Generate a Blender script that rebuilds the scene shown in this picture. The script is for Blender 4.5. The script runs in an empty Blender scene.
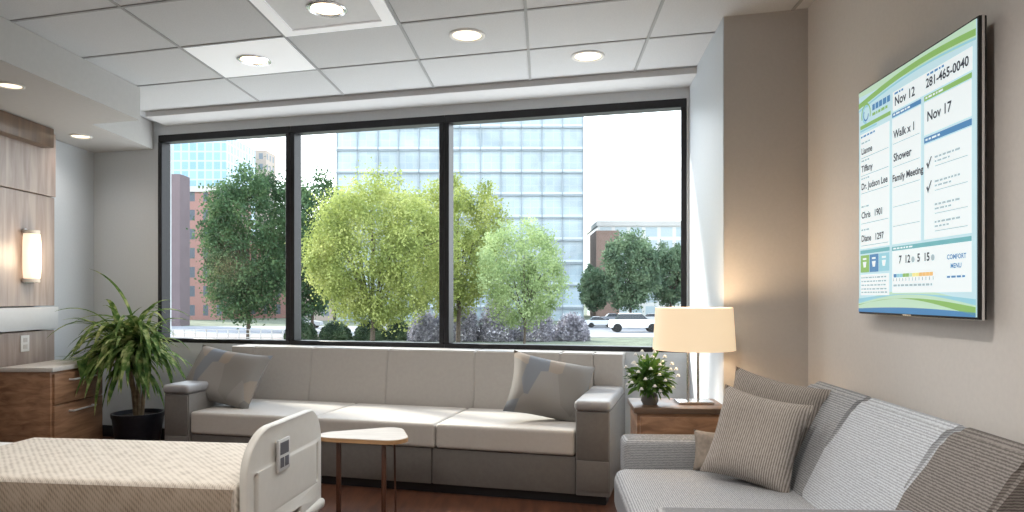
import bpy, bmesh, math, random
from mathutils import Vector, Matrix
random.seed(7)
scene=bpy.context.scene
COL=scene.collection
try:
    scene.view_settings.view_transform='Standard'
    scene.view_settings.look='None'
except Exception: pass

# ------------------------------------------------------------------ materials
def _new(name):
    m=bpy.data.materials.new(name); m.use_nodes=True
    nt=m.node_tree; b=nt.nodes['Principled BSDF']
    return m,nt,b
def _coords(nt,scale=(1,1,1),rot=(0,0,0),kind='Object'):
    tc=nt.nodes.new('ShaderNodeTexCoord'); mp=nt.nodes.new('ShaderNodeMapping')
    mp.inputs['Scale'].default_value=scale; mp.inputs['Rotation'].default_value=rot
    nt.links.new(tc.outputs[kind],mp.inputs['Vector']); return mp.outputs[0]
def _ramp(nt,fac,stops):
    r=nt.nodes.new('ShaderNodeValToRGB')
    el=r.color_ramp.elements
    el[0].position=stops[0][0]; el[0].color=(*stops[0][1],1)
    el[1].position=stops[-1][0]; el[1].color=(*stops[-1][1],1)
    for p,c in stops[1:-1]:
        e=el.new(p); e.color=(*c,1)
    nt.links.new(fac,r.inputs[0]); return r.outputs[0]
def _bump(nt,b,fac,strength,dist=0.01):
    bp=nt.nodes.new('ShaderNodeBump'); bp.inputs['Strength'].default_value=strength
    bp.inputs['Distance'].default_value=dist
    nt.links.new(fac,bp.inputs['Height']); nt.links.new(bp.outputs[0],b.inputs['Normal'])
def plain(name,c,rough=.6,metal=0,var=.06,scale=30,bump=0,spec=.4,emis=None,estr=0):
    m,nt,b=_new(name)
    n=nt.nodes.new('ShaderNodeTexNoise'); n.inputs['Scale'].default_value=scale; n.inputs['Detail'].default_value=4
    nt.links.new(_coords(nt),n.inputs['Vector'])
    lo=tuple(max(0,x*(1-var)) for x in c); hi=tuple(min(1,x*(1+var)) for x in c)
    nt.links.new(_ramp(nt,n.outputs[0],[(.3,lo),(.7,hi)]),b.inputs['Base Color'])
    b.inputs['Roughness'].default_value=rough; b.inputs['Metallic'].default_value=metal
    b.inputs['Specular IOR Level'].default_value=spec
    if bump: _bump(nt,b,n.outputs[0],bump)
    if emis:
        b.inputs['Emission Color'].default_value=(*emis,1); b.inputs['Emission Strength'].default_value=estr
    return m
def wood(name,c1,c2,scale=(1,1,12),rough=.4,ns=3.0):
    m,nt,b=_new(name)
    n=nt.nodes.new('ShaderNodeTexNoise'); n.inputs['Scale'].default_value=ns; n.inputs['Detail'].default_value=8
    n.inputs['Distortion'].default_value=.6
    nt.links.new(_coords(nt,scale),n.inputs['Vector'])
    mid=tuple((a+d)/2 for a,d in zip(c1,c2))
    nt.links.new(_ramp(nt,n.outputs[0],[(.3,c1),(.5,mid),(.7,c2)]),b.inputs['Base Color'])
    b.inputs['Roughness'].default_value=rough
    _bump(nt,b,n.outputs[0],.08)
    return m
def stripes(name,c1,c2,scale,direction='Z',dist=1.5,rough=.85,bump=.15,lo=.25,hi=.75,vec=(1,1,1)):
    m,nt,b=_new(name)
    v=_coords(nt,vec)
    w=nt.nodes.new('ShaderNodeTexWave'); w.wave_type='BANDS'; w.bands_direction=direction
    w.inputs['Scale'].default_value=scale; w.inputs['Distortion'].default_value=dist
    w.inputs['Detail'].default_value=3; w.inputs['Detail Scale'].default_value=3
    n=nt.nodes.new('ShaderNodeTexNoise'); n.inputs['Scale'].default_value=70; n.inputs['Detail'].default_value=3
    nt.links.new(v,w.inputs['Vector']); nt.links.new(v,n.inputs['Vector'])
    s=nt.nodes.new('ShaderNodeMath'); s.operation='MULTIPLY_ADD'; s.inputs[1].default_value=.6
    k=nt.nodes.new('ShaderNodeMath'); k.operation='MULTIPLY'; k.inputs[1].default_value=.4
    nt.links.new(n.outputs[0],k.inputs[0]); nt.links.new(w.outputs[1],s.inputs[0]); nt.links.new(k.outputs[0],s.inputs[2])
    nt.links.new(_ramp(nt,s.outputs[0],[(lo,c1),(hi,c2)]),b.inputs['Base Color'])
    b.inputs['Roughness'].default_value=rough; b.inputs['Specular IOR Level'].default_value=.2
    _bump(nt,b,s.outputs[0],bump,.003)
    return m
def weave(name,c1,c2,scale=60,rough=.85):
    m,nt,b=_new(name)
    v=_coords(nt)
    w1=nt.nodes.new('ShaderNodeTexWave'); w1.bands_direction='X'; w1.inputs['Scale'].default_value=scale; w1.inputs['Distortion'].default_value=1.5
    w2=nt.nodes.new('ShaderNodeTexWave'); w2.bands_direction='DIAGONAL'; w2.inputs['Scale'].default_value=scale*.6; w2.inputs['Distortion'].default_value=1.5
    n=nt.nodes.new('ShaderNodeTexNoise'); n.inputs['Scale'].default_value=18; n.inputs['Detail'].default_value=3
    for t in (w1,w2,n): nt.links.new(v,t.inputs['Vector'])
    a=nt.nodes.new('ShaderNodeMath'); a.operation='ADD'; nt.links.new(w1.outputs[1],a.inputs[0]); nt.links.new(w2.outputs[1],a.inputs[1])
    s=nt.nodes.new('ShaderNodeMath'); s.operation='MULTIPLY_ADD'; s.inputs[1].default_value=.4; nt.links.new(a.outputs[0],s.inputs[0]); nt.links.new(n.outputs[0],s.inputs[2])
    nt.links.new(_ramp(nt,s.outputs[0],[(.45,c1),(1.2,c2)]),b.inputs['Base Color'])
    b.inputs['Roughness'].default_value=rough; b.inputs['Specular IOR Level'].default_value=.2
    _bump(nt,b,a.outputs[0],.15,.003)
    return m
def patchwork(name,cols,scale=5):
    m,nt,b=_new(name)
    v=nt.nodes.new('ShaderNodeTexVoronoi'); v.inputs['Scale'].default_value=scale; v.distance='EUCLIDEAN'
    nt.links.new(_coords(nt,(1,.05,.8),(0,.5,0)),v.inputs['Vector'])
    sp=nt.nodes.new('ShaderNodeSeparateColor'); nt.links.new(v.outputs['Color'],sp.inputs[0])
    n=len(cols); r=nt.nodes.new('ShaderNodeValToRGB'); r.color_ramp.interpolation='CONSTANT'
    el=r.color_ramp.elements; el[0].position=0; el[0].color=(*cols[0],1); el[1].position=1/n; el[1].color=(*cols[1],1)
    for i in range(2,n):
        e=el.new(i/n); e.color=(*cols[i],1)
    nt.links.new(sp.outputs[0],r.inputs[0]); nt.links.new(r.outputs[0],b.inputs['Base Color'])
    b.inputs['Roughness'].default_value=.8
    return m
def glow(name,c,strength,base=None):
    m,nt,b=_new(name)
    b.inputs['Base Color'].default_value=(*(base or c),1); b.inputs['Roughness'].default_value=.5
    b.inputs['Emission Color'].default_value=(*c,1); b.inputs['Emission Strength'].default_value=strength
    return m
EXT=.74
def dk(c,k=None): return tuple(x*(k or EXT) for x in c)
def facade(name,glass,frame,bw,bh,mortar=.06,glass2=None,rough=.35,off=0.0,painted_refl=0):
    m,nt,b=_new(name)
    tc=nt.nodes.new('ShaderNodeTexCoord'); sx=nt.nodes.new('ShaderNodeSeparateXYZ'); nt.links.new(tc.outputs['Object'],sx.inputs[0])
    ad=nt.nodes.new('ShaderNodeMath'); nt.links.new(sx.outputs[0],ad.inputs[0]); nt.links.new(sx.outputs[1],ad.inputs[1])
    cx=nt.nodes.new('ShaderNodeCombineXYZ'); nt.links.new(ad.outputs[0],cx.inputs[0]); nt.links.new(sx.outputs[2],cx.inputs[1])
    br=nt.nodes.new('ShaderNodeTexBrick'); br.offset=off; br.inputs['Scale'].default_value=1
    br.inputs['Brick Width'].default_value=bw; br.inputs['Row Height'].default_value=bh; br.inputs['Mortar Size'].default_value=mortar
    br.inputs['Mortar Smooth'].default_value=0
    br.inputs['Color1'].default_value=(*dk(glass),1); br.inputs['Color2'].default_value=(*dk(glass2 or glass),1); br.inputs['Mortar'].default_value=(*dk(frame),1)
    nt.links.new(cx.outputs[0],br.inputs['Vector'])
    out=br.outputs[0]
    if painted_refl:  # uneven glass reflections painted into the facade colour
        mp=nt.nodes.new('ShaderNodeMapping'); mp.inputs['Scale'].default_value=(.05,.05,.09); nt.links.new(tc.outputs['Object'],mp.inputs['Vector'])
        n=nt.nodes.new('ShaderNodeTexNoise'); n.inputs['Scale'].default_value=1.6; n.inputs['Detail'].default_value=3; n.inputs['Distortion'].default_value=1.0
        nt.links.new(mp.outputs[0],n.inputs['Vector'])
        g_=_ramp(nt,n.outputs[0],[(.35,(1-painted_refl,)*3),(.65,(1,1,1))])
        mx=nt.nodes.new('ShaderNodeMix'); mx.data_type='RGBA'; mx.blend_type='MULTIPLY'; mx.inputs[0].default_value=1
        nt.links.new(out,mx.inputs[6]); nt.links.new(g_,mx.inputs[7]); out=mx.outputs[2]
    nt.links.new(out,b.inputs['Base Color'])
    b.inputs['Roughness'].default_value=rough
    return m
def foliage(name,c1,c2,c3,scale=.5,rough=.7,ns_detail=6,tl=.35):
    m,nt,b=_new(name)
    n=nt.nodes.new('ShaderNodeTexNoise'); n.inputs['Scale'].default_value=scale; n.inputs['Detail'].default_value=ns_detail
    nt.links.new(_coords(nt),n.inputs['Vector'])
    col=_ramp(nt,n.outputs[0],[(.32,c1),(.5,c2),(.68,c3)])
    nt.links.new(col,b.inputs['Base Color']); b.inputs['Roughness'].default_value=rough; b.inputs['Specular IOR Level'].default_value=.2
    tr=nt.nodes.new('ShaderNodeBsdfTranslucent'); nt.links.new(col,tr.inputs[0])
    mx=nt.nodes.new('ShaderNodeMixShader'); mx.inputs[0].default_value=tl
    nt.links.new(b.outputs[0],mx.inputs[1]); nt.links.new(tr.outputs[0],mx.inputs[2])
    nt.links.new(mx.outputs[0],nt.nodes['Material Output'].inputs[0])
    return m

M={}
M['wallwarm']=plain('paint_warm_greige',(.72,.685,.65),.75,var=.02,scale=60,bump=.03)
M['wallcol']=plain('paint_taupe',(.57,.54,.51),.75,var=.02,scale=60,bump=.03)
M['wallcool']=plain('paint_cool_gray',(.56,.59,.62),.75,var=.02,scale=60,bump=.03)
M['return']=plain('window_return_daylight',(.66,.71,.77),.45,var=.015,scale=60)  # bluish window daylight put into the colour
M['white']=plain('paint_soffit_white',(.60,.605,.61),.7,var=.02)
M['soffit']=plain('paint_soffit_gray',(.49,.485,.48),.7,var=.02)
M['tile']=plain('acoustic_tile',(.58,.59,.605),.7,var=.06,scale=160,bump=.1)
M['tbar']=plain('ceiling_grid_metal',(.34,.345,.355),.5,var=.02)
M['floor']=wood('floor_reddish_plank',(.055,.022,.014),(.12,.052,.03),(8,1.2,1),.35)
M['frame']=plain('window_frame_bronze',(.022,.022,.025),.4,metal=.3,var=.1)
M['chrome']=plain('chrome',(.75,.75,.76),.2,metal=1,var=.02)
M['satin']=plain('satin_silver',(.72,.72,.73),.45,metal=.4,var=.02)
M['black']=plain('black_plastic',(.012,.012,.014),.35,var=.1)
M['woodpanel']=wood('walnut_gray_veneer',(.25,.19,.165),(.46,.385,.345),(1,5,.5),.35)
M['wooddark']=wood('dark_walnut',(.08,.05,.033),(.18,.11,.07),(1,5,.5),.35)
M['wooddrawer']=wood('brown_walnut',(.19,.095,.05),(.42,.235,.135),(3,1,9),.35)
M['counter']=plain('solid_surface_gray',(.58,.55,.52),.35,var=.06,scale=80)
M['benchseat']=plain('vinyl_stone_gray',(.51,.485,.455),.5,var=.03,scale=40,bump=.05)
M['benchback']=plain('vinyl_warm_gray',(.37,.35,.33),.5,var=.03,scale=40,bump=.05)
M['benchbase']=plain('vinyl_charcoal_taupe',(.15,.14,.132),.5,var=.06,scale=40)
M['bencharm']=plain('bench_arm_slate',(.18,.172,.165),.45,var=.05)
M['armcap']=plain('arm_cap_gray',(.29,.29,.30),.35,var=.03)
M['sofasunlit']=stripes('sofa_fabric_sunlit_ribbed',(.36,.38,.41),(.62,.65,.69),42,'Z',3)  # paler copy of the gray rib, sunlight on the sofa back painted in
M['sofamid']=stripes('sofa_fabric_gray_ribbed',(.22,.225,.235),(.43,.44,.455),42,'Z',3)
M['sofaseat']=stripes('sofa_seat_gray_ribbed',(.27,.275,.29),(.50,.51,.53),38,'Y',3)
M['sofabrown']=stripes('sofa_fabric_taupe_ribbed',(.13,.118,.11),(.29,.265,.25),42,'Z',2.5)
M['pillowstripe']=stripes('pillow_pinstripe',(.22,.19,.17),(.50,.455,.415),36,'X',1.5)
M['pillowdark']=stripes('pillow_taupe_rib',(.19,.165,.148),(.42,.38,.345),36,'X',1.5)
M['pillowtan']=plain('pillow_tan',(.30,.255,.215),.85,var=.15,scale=60)
M['pillowpatch']=patchwork('pillow_patchwork',[(.19,.18,.17),(.145,.158,.18),(.19,.18,.17),(.24,.205,.172),(.22,.21,.20),(.155,.15,.145)],5.2)
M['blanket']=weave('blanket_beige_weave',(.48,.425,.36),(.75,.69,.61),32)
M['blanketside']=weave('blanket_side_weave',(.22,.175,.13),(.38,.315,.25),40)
M['sheet']=plain('sheet_white',(.80,.79,.77),.8,var=.03,scale=8,bump=.2)
M['bedplastic']=plain('bed_cream_plastic',(.68,.67,.63),.4,var=.02)
M['bedframe']=plain('bed_gray_metal',(.25,.25,.26),.4,metal=.5)
M['rubber']=plain('rubber_black',(.02,.02,.02),.7)
M['icon']=plain('icon_gray',(.10,.10,.12),.5)
M['tabletop']=wood('table_pale_laminate',(.58,.52,.44),(.70,.64,.56),(2,8,1),.3)
M['tableedge']=wood('table_edge_maple',(.42,.24,.11),(.55,.34,.18),(2,8,1),.3)
M['legwood']=wood('table_leg_walnut',(.05,.02,.012),(.12,.05,.03),(6,6,.6),.35)
M['shade']=glow('lamp_shade_linen',(1.0,.76,.48),.60,(.72,.60,.46))
M['bulb']=glow('warm_bulb',(1,.78,.5),6)
M['sconce']=glow('sconce_frosted_glass',(1,.80,.60),.95,(.8,.7,.6))
M['downlens']=glow('downlight_lens',(1,.82,.58),2.2)
M['panelglow']=plain('downlight_panel_white_glow',(.80,.81,.83),.5,var=.01,emis=(.97,.99,1),estr=.22)  # faint emission added so the panel looks lit
M['panelgray']=plain('downlight_panel_gray',(.72,.73,.75),.5,var=.02)
M['pot']=plain('pot_charcoal_glaze',(.02,.022,.03),.3,var=.2)
M['soil']=plain('potting_soil',(.035,.022,.015),.95,var=.4,scale=60)
M['drac']=foliage('dracaena_leaf',(.04,.10,.025),(.14,.23,.06),(.56,.60,.27),15)
M['cane']=plain('dracaena_cane',(.30,.23,.15),.8,var=.3)
M['leafsmall']=foliage('bouquet_leaf',(.03,.09,.02),(.08,.18,.04),(.2,.34,.08),20)
M['petal']=plain('white_petal',(.90,.90,.88),.6,var=.03)
M['vase']=plain('vase_gray_ceramic',(.18,.175,.17),.3)
M['outlet']=plain('outlet_white',(.75,.74,.72),.4,var=.01)
M['rail']=plain('service_rail_gray',(.60,.605,.61),.4,var=.02)

gm=bpy.data.materials.new('window_glass'); gm.use_nodes=True; nt=gm.node_tree; nt.nodes.clear()
o=nt.nodes.new('ShaderNodeOutputMaterial'); t=nt.nodes.new('ShaderNodeBsdfTransparent'); g=nt.nodes.new('ShaderNodeBsdfGlossy')
t.inputs[0].default_value=(.97,.985,.98,1); g.inputs['Roughness'].default_value=.25
mx=nt.nodes.new('ShaderNodeMixShader'); mx.inputs[0].default_value=.01
nt.links.new(t.outputs[0],mx.inputs[1]); nt.links.new(g.outputs[0],mx.inputs[2]); nt.links.new(mx.outputs[0],o.inputs[0])
M['glass']=gm

# ------------------------------------------------------------------ helpers
def finish(bm,name,mats,parent=None,smooth=False,recalc=True):
    if recalc: bmesh.ops.recalc_face_normals(bm,faces=bm.faces[:])
    me=bpy.data.meshes.new(name); bm.to_mesh(me); bm.free()
    if not isinstance(mats,(list,tuple)): mats=[mats]
    for m in mats: me.materials.append(m)
    if smooth:
        for p in me.polygons: p.use_smooth=True
        try: me.set_sharp_from_angle(angle=math.radians(40))
        except Exception: pass
    ob=bpy.data.objects.new(name,me); COL.objects.link(ob)
    if parent: ob.parent=parent
    return ob
def empty(name,loc,rot=0,label='',cat='',group=None):
    e=bpy.data.objects.new(name,None); COL.objects.link(e); e.location=loc; e.rotation_euler=(0,0,math.radians(rot))
    e.empty_display_size=.1
    e['label']=label; e['category']=cat
    if group: e['group']=group
    return e
def tag(ob,label,cat,group=None):
    ob['label']=label; ob['category']=cat
    if group: ob['group']=group
    return ob
def struct(ob,label='',cat=None):
    ob['kind']='structure'
    ob['label']=label; ob['category']=cat or ob.name.split('_')[0]
    return ob
def bmbox(bm,x0,x1,y0,y1,z0,z1,mi=0,bev=0,seg=2):
    r=bmesh.ops.create_cube(bm,size=1)
    vs=r['verts']
    for v in vs:
        v.co=Vector((x0 if v.co.x<0 else x1, y0 if v.co.y<0 else y1, z0 if v.co.z<0 else z1))
    fs=list({f for v in vs for f in v.link_faces})
    for f in fs: f.material_index=mi
    if bev:
        es=list({e for v in vs for e in v.link_edges})
        bmesh.ops.bevel(bm,geom=es,offset=bev,segments=seg,profile=.5,affect='EDGES',clamp_overlap=True)
def box(name,x0,x1,y0,y1,z0,z1,mat,parent=None,bev=0,seg=2):
    bm=bmesh.new(); bmbox(bm,x0,x1,y0,y1,z0,z1,0,bev,seg)
    return finish(bm,name,mat,parent,smooth=bev>0)
def prism(name,pts,z0,z1,mat,parent=None,bev=0):
    bm=bmesh.new()
    b=[bm.verts.new((x,y,z0)) for x,y in pts]; t=[bm.verts.new((x,y,z1)) for x,y in pts]
    bm.faces.new(b[::-1]); bm.faces.new(t)
    n=len(pts)
    for i in range(n): bm.faces.new((b[i],b[(i+1)%n],t[(i+1)%n],t[i]))
    if bev: bmesh.ops.bevel(bm,geom=bm.edges[:],offset=bev,segments=2,affect='EDGES',clamp_overlap=True)
    return finish(bm,name,mat,parent,smooth=bev>0)
def profile_x(name,pts,x0,x1,mat,parent=None,bev=.015,seg=3):
    bm=bmesh.new()
    a=[bm.verts.new((x0,y,z)) for y,z in pts]; b=[bm.verts.new((x1,y,z)) for y,z in pts]
    bm.faces.new(a); bm.faces.new(b[::-1]); n=len(pts)
    for i in range(n): bm.faces.new((a[i],b[i],b[(i+1)%n],a[(i+1)%n]))
    if bev: bmesh.ops.bevel(bm,geom=bm.edges[:],offset=bev,segments=seg,affect='EDGES',clamp_overlap=True)
    return finish(bm,name,mat,parent,smooth=True)
def rev(name,prof,mat,parent=None,loc=(0,0,0),seg=32,smooth=True,close=False):
    bm=bmesh.new(); rings=[]
    for r,z in prof:
        if r<1e-6: rings.append([bm.verts.new((loc[0],loc[1],loc[2]+z))])
        else: rings.append([bm.verts.new((loc[0]+r*math.cos(2*math.pi*i/seg),loc[1]+r*math.sin(2*math.pi*i/seg),loc[2]+z)) for i in range(seg)])
    prs=list(zip(rings,rings[1:]))
    if close: prs.append((rings[-1],rings[0]))
    for A,B in prs:
        for i in range(seg):
            j=(i+1)%seg
            if len(A)==1 and len(B)==1: continue
            if len(A)==1: bm.faces.new((A[0],B[i],B[j]))
            elif len(B)==1: bm.faces.new((A[i],A[j],B[0]))
            else: bm.faces.new((A[i],A[j],B[j],B[i]))
    return finish(bm,name,mat,parent,smooth)
def bmtube(bm,pts,rads,seg=10,mi=0):
    pts=[Vector(p) for p in pts]
    if not isinstance(rads,(list,tuple)): rads=[rads]*len(pts)
    rings=[]
    for i,p in enumerate(pts):
        d=(pts[min(i+1,len(pts)-1)]-pts[max(i-1,0)]).normalized()
        up=Vector((0,0,1)) if abs(d.z)<.9 else Vector((1,0,0))
        a=d.cross(up).normalized(); b=d.cross(a).normalized()
        rings.append([bm.verts.new(p+rads[i]*(math.cos(2*math.pi*k/seg)*a+math.sin(2*math.pi*k/seg)*b)) for k in range(seg)])
    for A,B in zip(rings,rings[1:]):
        for k in range(seg):
            f=bm.faces.new((A[k],A[(k+1)%seg],B[(k+1)%seg],B[k])); f.material_index=mi
    f=bm.faces.new(rings[0]); f.material_index=mi; f=bm.faces.new(rings[-1][::-1]); f.material_index=mi
def tube(name,pts,rads,mat,parent=None,seg=12):
    bm=bmesh.new(); bmtube(bm,pts,rads,seg); return finish(bm,name,mat,parent,True)
def rbox(name,x0,x1,y0,y1,z0,z1,r,mat,parent=None,bulge=0,wrinkle=0,side_bulge=0,n=8):
    h=[(x1-x0)/2,(y1-y0)/2,(z1-z0)/2]; c=[(x0+x1)/2,(y0+y1)/2,(z0+z1)/2]
    r=min(r,min(h)*.98)
    def lst(H):
        e=[-H,-H+r*.25,-H+r*.55,-H+r]
        k=max(2,n); m=[-H+r+(2*H-2*r)*i/k for i in range(1,k)]
        return e+m+[-x for x in e[::-1]]
    L=[lst(q) for q in h]
    bm=bmesh.new()
    def addface(ax,s):
        u,v=[a for a in range(3) if a!=ax]
        g=[]
        for a in L[u]:
            row=[]
            for b in L[v]:
                p=[0,0,0]; p[ax]=s*h[ax]; p[u]=a; p[v]=b; row.append(bm.verts.new(p))
            g.append(row)
        for i in range(len(g)-1):
            for j in range(len(g[0])-1): bm.faces.new((g[i][j],g[i+1][j],g[i+1][j+1],g[i][j+1]))
    for ax in range(3):
        for s in (-1,1): addface(ax,s)
    bmesh.ops.remove_doubles(bm,verts=bm.verts[:],dist=1e-6)
    for v in bm.verts:
        p=v.co.copy(); q=Vector([max(-(h[i]-r),min(h[i]-r,p[i])) for i in range(3)]); d=p-q
        if d.length>1e-9: p=q+d.normalized()*r
        nx,ny,nz=p.x/h[0],p.y/h[1],p.z/h[2]
        if bulge and p.z>0: p.z+=bulge*(1-nx**4)*(1-ny**4)*max(0,nz)
        if wrinkle: p.z+=wrinkle*math.sin(p.x*17+p.y*9)*math.sin(p.y*13-p.x*5)
        v.co=p+Vector(c)
    return finish(bm,name,mat,parent,True)
def pillow(name,w,h,t,mat,loc,rot,label,cat='cushion',group=None,N=18,seed=0):
    bm=bmesh.new(); rnd=random.Random(seed); ph=[rnd.uniform(0,6) for _ in range(4)]
    def pt(i,j,s):
        a=-1+2*i/N; b=-1+2*j/N
        k=max(0,(1-a**4))**.6*max(0,(1-b**4))**.6
        pin=1-.10*(1-a*a)*abs(b)**3; pin2=1-.10*(1-b*b)*abs(a)**3
        y=s*t/2*k*(1+.12*math.sin(3*a+ph[0])*math.sin(3*b+ph[1]))
        return (a*w/2*pin2, y, b*h/2*pin)
    G={}
    for s in (-1,1):
        for i in range(N+1):
            for j in range(N+1): G[s,i,j]=bm.verts.new(pt(i,j,s))
        for i in range(N):
            for j in range(N): bm.faces.new((G[s,i,j],G[s,i+1,j],G[s,i+1,j+1],G[s,i,j+1]))
    bmesh.ops.remove_doubles(bm,verts=bm.verts[:],dist=1e-5)
    ob=finish(bm,name,mat,None,True)
    ob.location=loc; ob.rotation_euler=[math.radians(a) for a in rot]
    tag(ob,label,cat,group); return ob

# ------------------------------------------------------------------ camera
cam=bpy.data.cameras.new('camera'); camo=bpy.data.objects.new('camera',cam); COL.objects.link(camo)
cam.sensor_width=36; cam.lens=36*700/1024; cam.shift_y=40/1024; cam.clip_end=1000; cam.clip_start=.02
camo.location=(0,0,1.25); camo.rotation_euler=(math.radians(90),0,0)
scene.camera=camo

A_W=-14.94
SL=.267
def wy(x): return 5.277-SL*x
# ------------------------------------------------------------------ room shell
CEIL=2.77
f=prism('floor',[(-3.9,-2.2),(1.75,-2.2),(1.8,4.9),(1.4,5.0),(-3.9,6.45)],-.1,0,M['floor']); struct(f,'dark reddish wood plank floor')
c=prism('ceiling',[(-3.9,-2.2),(1.75,-2.2),(1.95,5.1),(-3.9,6.55)],CEIL,CEIL+.12,M['tile']); struct(c,'suspended acoustic tile ceiling')
def pq(p,q): return (p+.047*q, -SL*p+q)
bm=bmesh.new()
def strip(p0,q0,p1,q1,w,z0,z1):
    a=Vector(pq(p0,q0)); b=Vector(pq(p1,q1)); d=(b-a).normalized(); n=Vector((-d.y,d.x))*w/2
    P=[a+n,a-n,b-n,b+n]
    lo=[bm.verts.new((v.x,v.y,z0)) for v in P]; hi=[bm.verts.new((v.x,v.y,z1)) for v in P]
    bm.faces.new(lo); bm.faces.new(hi[::-1])
    for i in range(4): bm.faces.new((lo[i],lo[(i+1)%4],hi[(i+1)%4],hi[i]))
for k in range(-4,3):
    p=-.101+.70*k
    if p<-2.9: continue
    strip(p,-1.4,p,4.88,.016,CEIL-.006,CEIL+.001)
for k in range(-8,3):
    q=3.69+.60*k; strip(-2.95 if q<4.4 else -3.2,q,1.3,q,.016,CEIL-.005,CEIL+.001)
g=finish(bm,'trim_1',M['tbar']); struct(g,'metal ceiling grid between acoustic tiles','ceiling grid')
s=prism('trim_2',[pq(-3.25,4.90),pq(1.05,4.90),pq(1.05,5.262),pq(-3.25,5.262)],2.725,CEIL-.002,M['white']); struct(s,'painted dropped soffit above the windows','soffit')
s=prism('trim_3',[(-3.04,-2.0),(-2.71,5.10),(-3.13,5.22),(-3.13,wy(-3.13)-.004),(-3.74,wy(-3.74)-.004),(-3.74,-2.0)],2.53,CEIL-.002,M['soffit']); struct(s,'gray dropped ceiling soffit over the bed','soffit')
WO=(-3.95,wy(-3.95),0)
def onwall(ob):
    ob.location=WO; ob.rotation_euler=(0,0,math.radians(A_W)); return ob
ca=math.cos(math.radians(A_W))
def lx(X): return (X+3.95)/ca
xl=lx(-3.085); xr=lx(1.235); ZB=.848; ZT=2.65
bm=bmesh.new()
bmbox(bm,0,lx(1.9),0,.16,0,ZB); bmbox(bm,0,xl,0,.16,ZB,CEIL); bmbox(bm,xl,xr,0,.16,ZT,CEIL); bmbox(bm,xr,lx(1.9),0,.16,ZB,CEIL)
w=onwall(finish(bm,'wall_back',M['wallcool'])); struct(w,'gray painted wall around the window band')
w=prism('wall_left',[(-3.9,-2.1),(-3.75,-2.1),(-3.75,wy(-3.75)),(-3.9,wy(-3.9))],0,CEIL,M['wallcool']); struct(w,'cool gray painted side wall')
def rx(y): return 1.389+.047*y
w=prism('wall_right',[(rx(-2.1),-2.1),(rx(-2.1)+.15,-2.1),(rx(3.66)+.15,3.66),(rx(3.695),3.695)],0,CEIL,M['wallwarm']); struct(w,'warm greige painted wall')
w=prism('wall_corner',[(1.155,3.81),(1.562,3.697),(1.75,3.66),(1.85,4.7),(1.36,4.91),(1.256,4.935)],0,CEIL,M['wallcol']); struct(w,'taupe painted pilaster beside the window')
w=prism('trim_7',[(1.150,3.811),(1.154,3.811),(1.255,4.93),(1.250,4.93)],0.0,CEIL-.001,M['return']); struct(w,'window return panel with bluish daylight painted in','window return')  # panel added over the pilaster side, its colour stands in for window light
w=box('wall_front',-3.9,1.4,-2.2,-2.1,0,CEIL,M['wallwarm']); struct(w,'greige painted wall')
bm=bmesh.new()
for (z0,z1) in ((.02,.985),(1.175,2.02),(2.026,2.52)):
    for (y0,y1) in ((3.0,3.6),(3.605,4.25),(4.255,4.885),(4.89,5.51)):
        bmbox(bm,-3.745,-3.60 if z0<2.0 else -3.59,y0,y1,z0,z1,0,.003,1)
w=finish(bm,'trim_4',M['woodpanel']); struct(w,'walnut veneer wall paneling behind the bed','wall panel')
w=box('trim_5',-3.745,-3.575,3.0,5.52,.995,1.165,M['rail'],bev=.006); struct(w,'pale gray horizontal service rail','rail')
w=box('trim_6',-3.745,-3.50,3.0,5.35,2.38,2.525,M['wooddark'],bev=.004); struct(w,'dark walnut valance at the top of the wall paneling','wall panel')
bm=bmesh.new(); bmbox(bm,.2,lx(-2.6),-.012,0,0,.1)
w=onwall(finish(bm,'baseboard_back',M['black'])); struct(w,'dark vinyl baseboard','baseboard')

m1=lx(-1.828); m2=lx(-.526)
FW=.040
def window(name,a,b,label):
    e=empty(name,WO,A_W,label,'window'); e['kind']='structure'
    bm=bmesh.new()
    bmbox(bm,a,b,.0,.10,ZT-.06,ZT,0,.003,1); bmbox(bm,a,b,.0,.10,ZB,ZB+.036,0,.003,1)
    bmbox(bm,a,a+FW,-.004,.104,ZB+.036,ZT-.06,0,.003,1); bmbox(bm,b-FW,b,-.004,.104,ZB+.036,ZT-.06,0,.003,1)
    finish(bm,'window_frame',M['frame'],e,True)
    box('glass_pane',a+FW-.002,b-FW+.002,.045,.051,ZB+.034,ZT-.058,M['glass'],e)
window('window_1',xl,m1,'tall fixed window pane in dark bronze frame')
window('window_2',m1+.001,m2,'tall fixed window pane in dark bronze frame')
window('window_3',m2+.001,xr,'wide fixed window pane in dark bronze frame')

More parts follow.
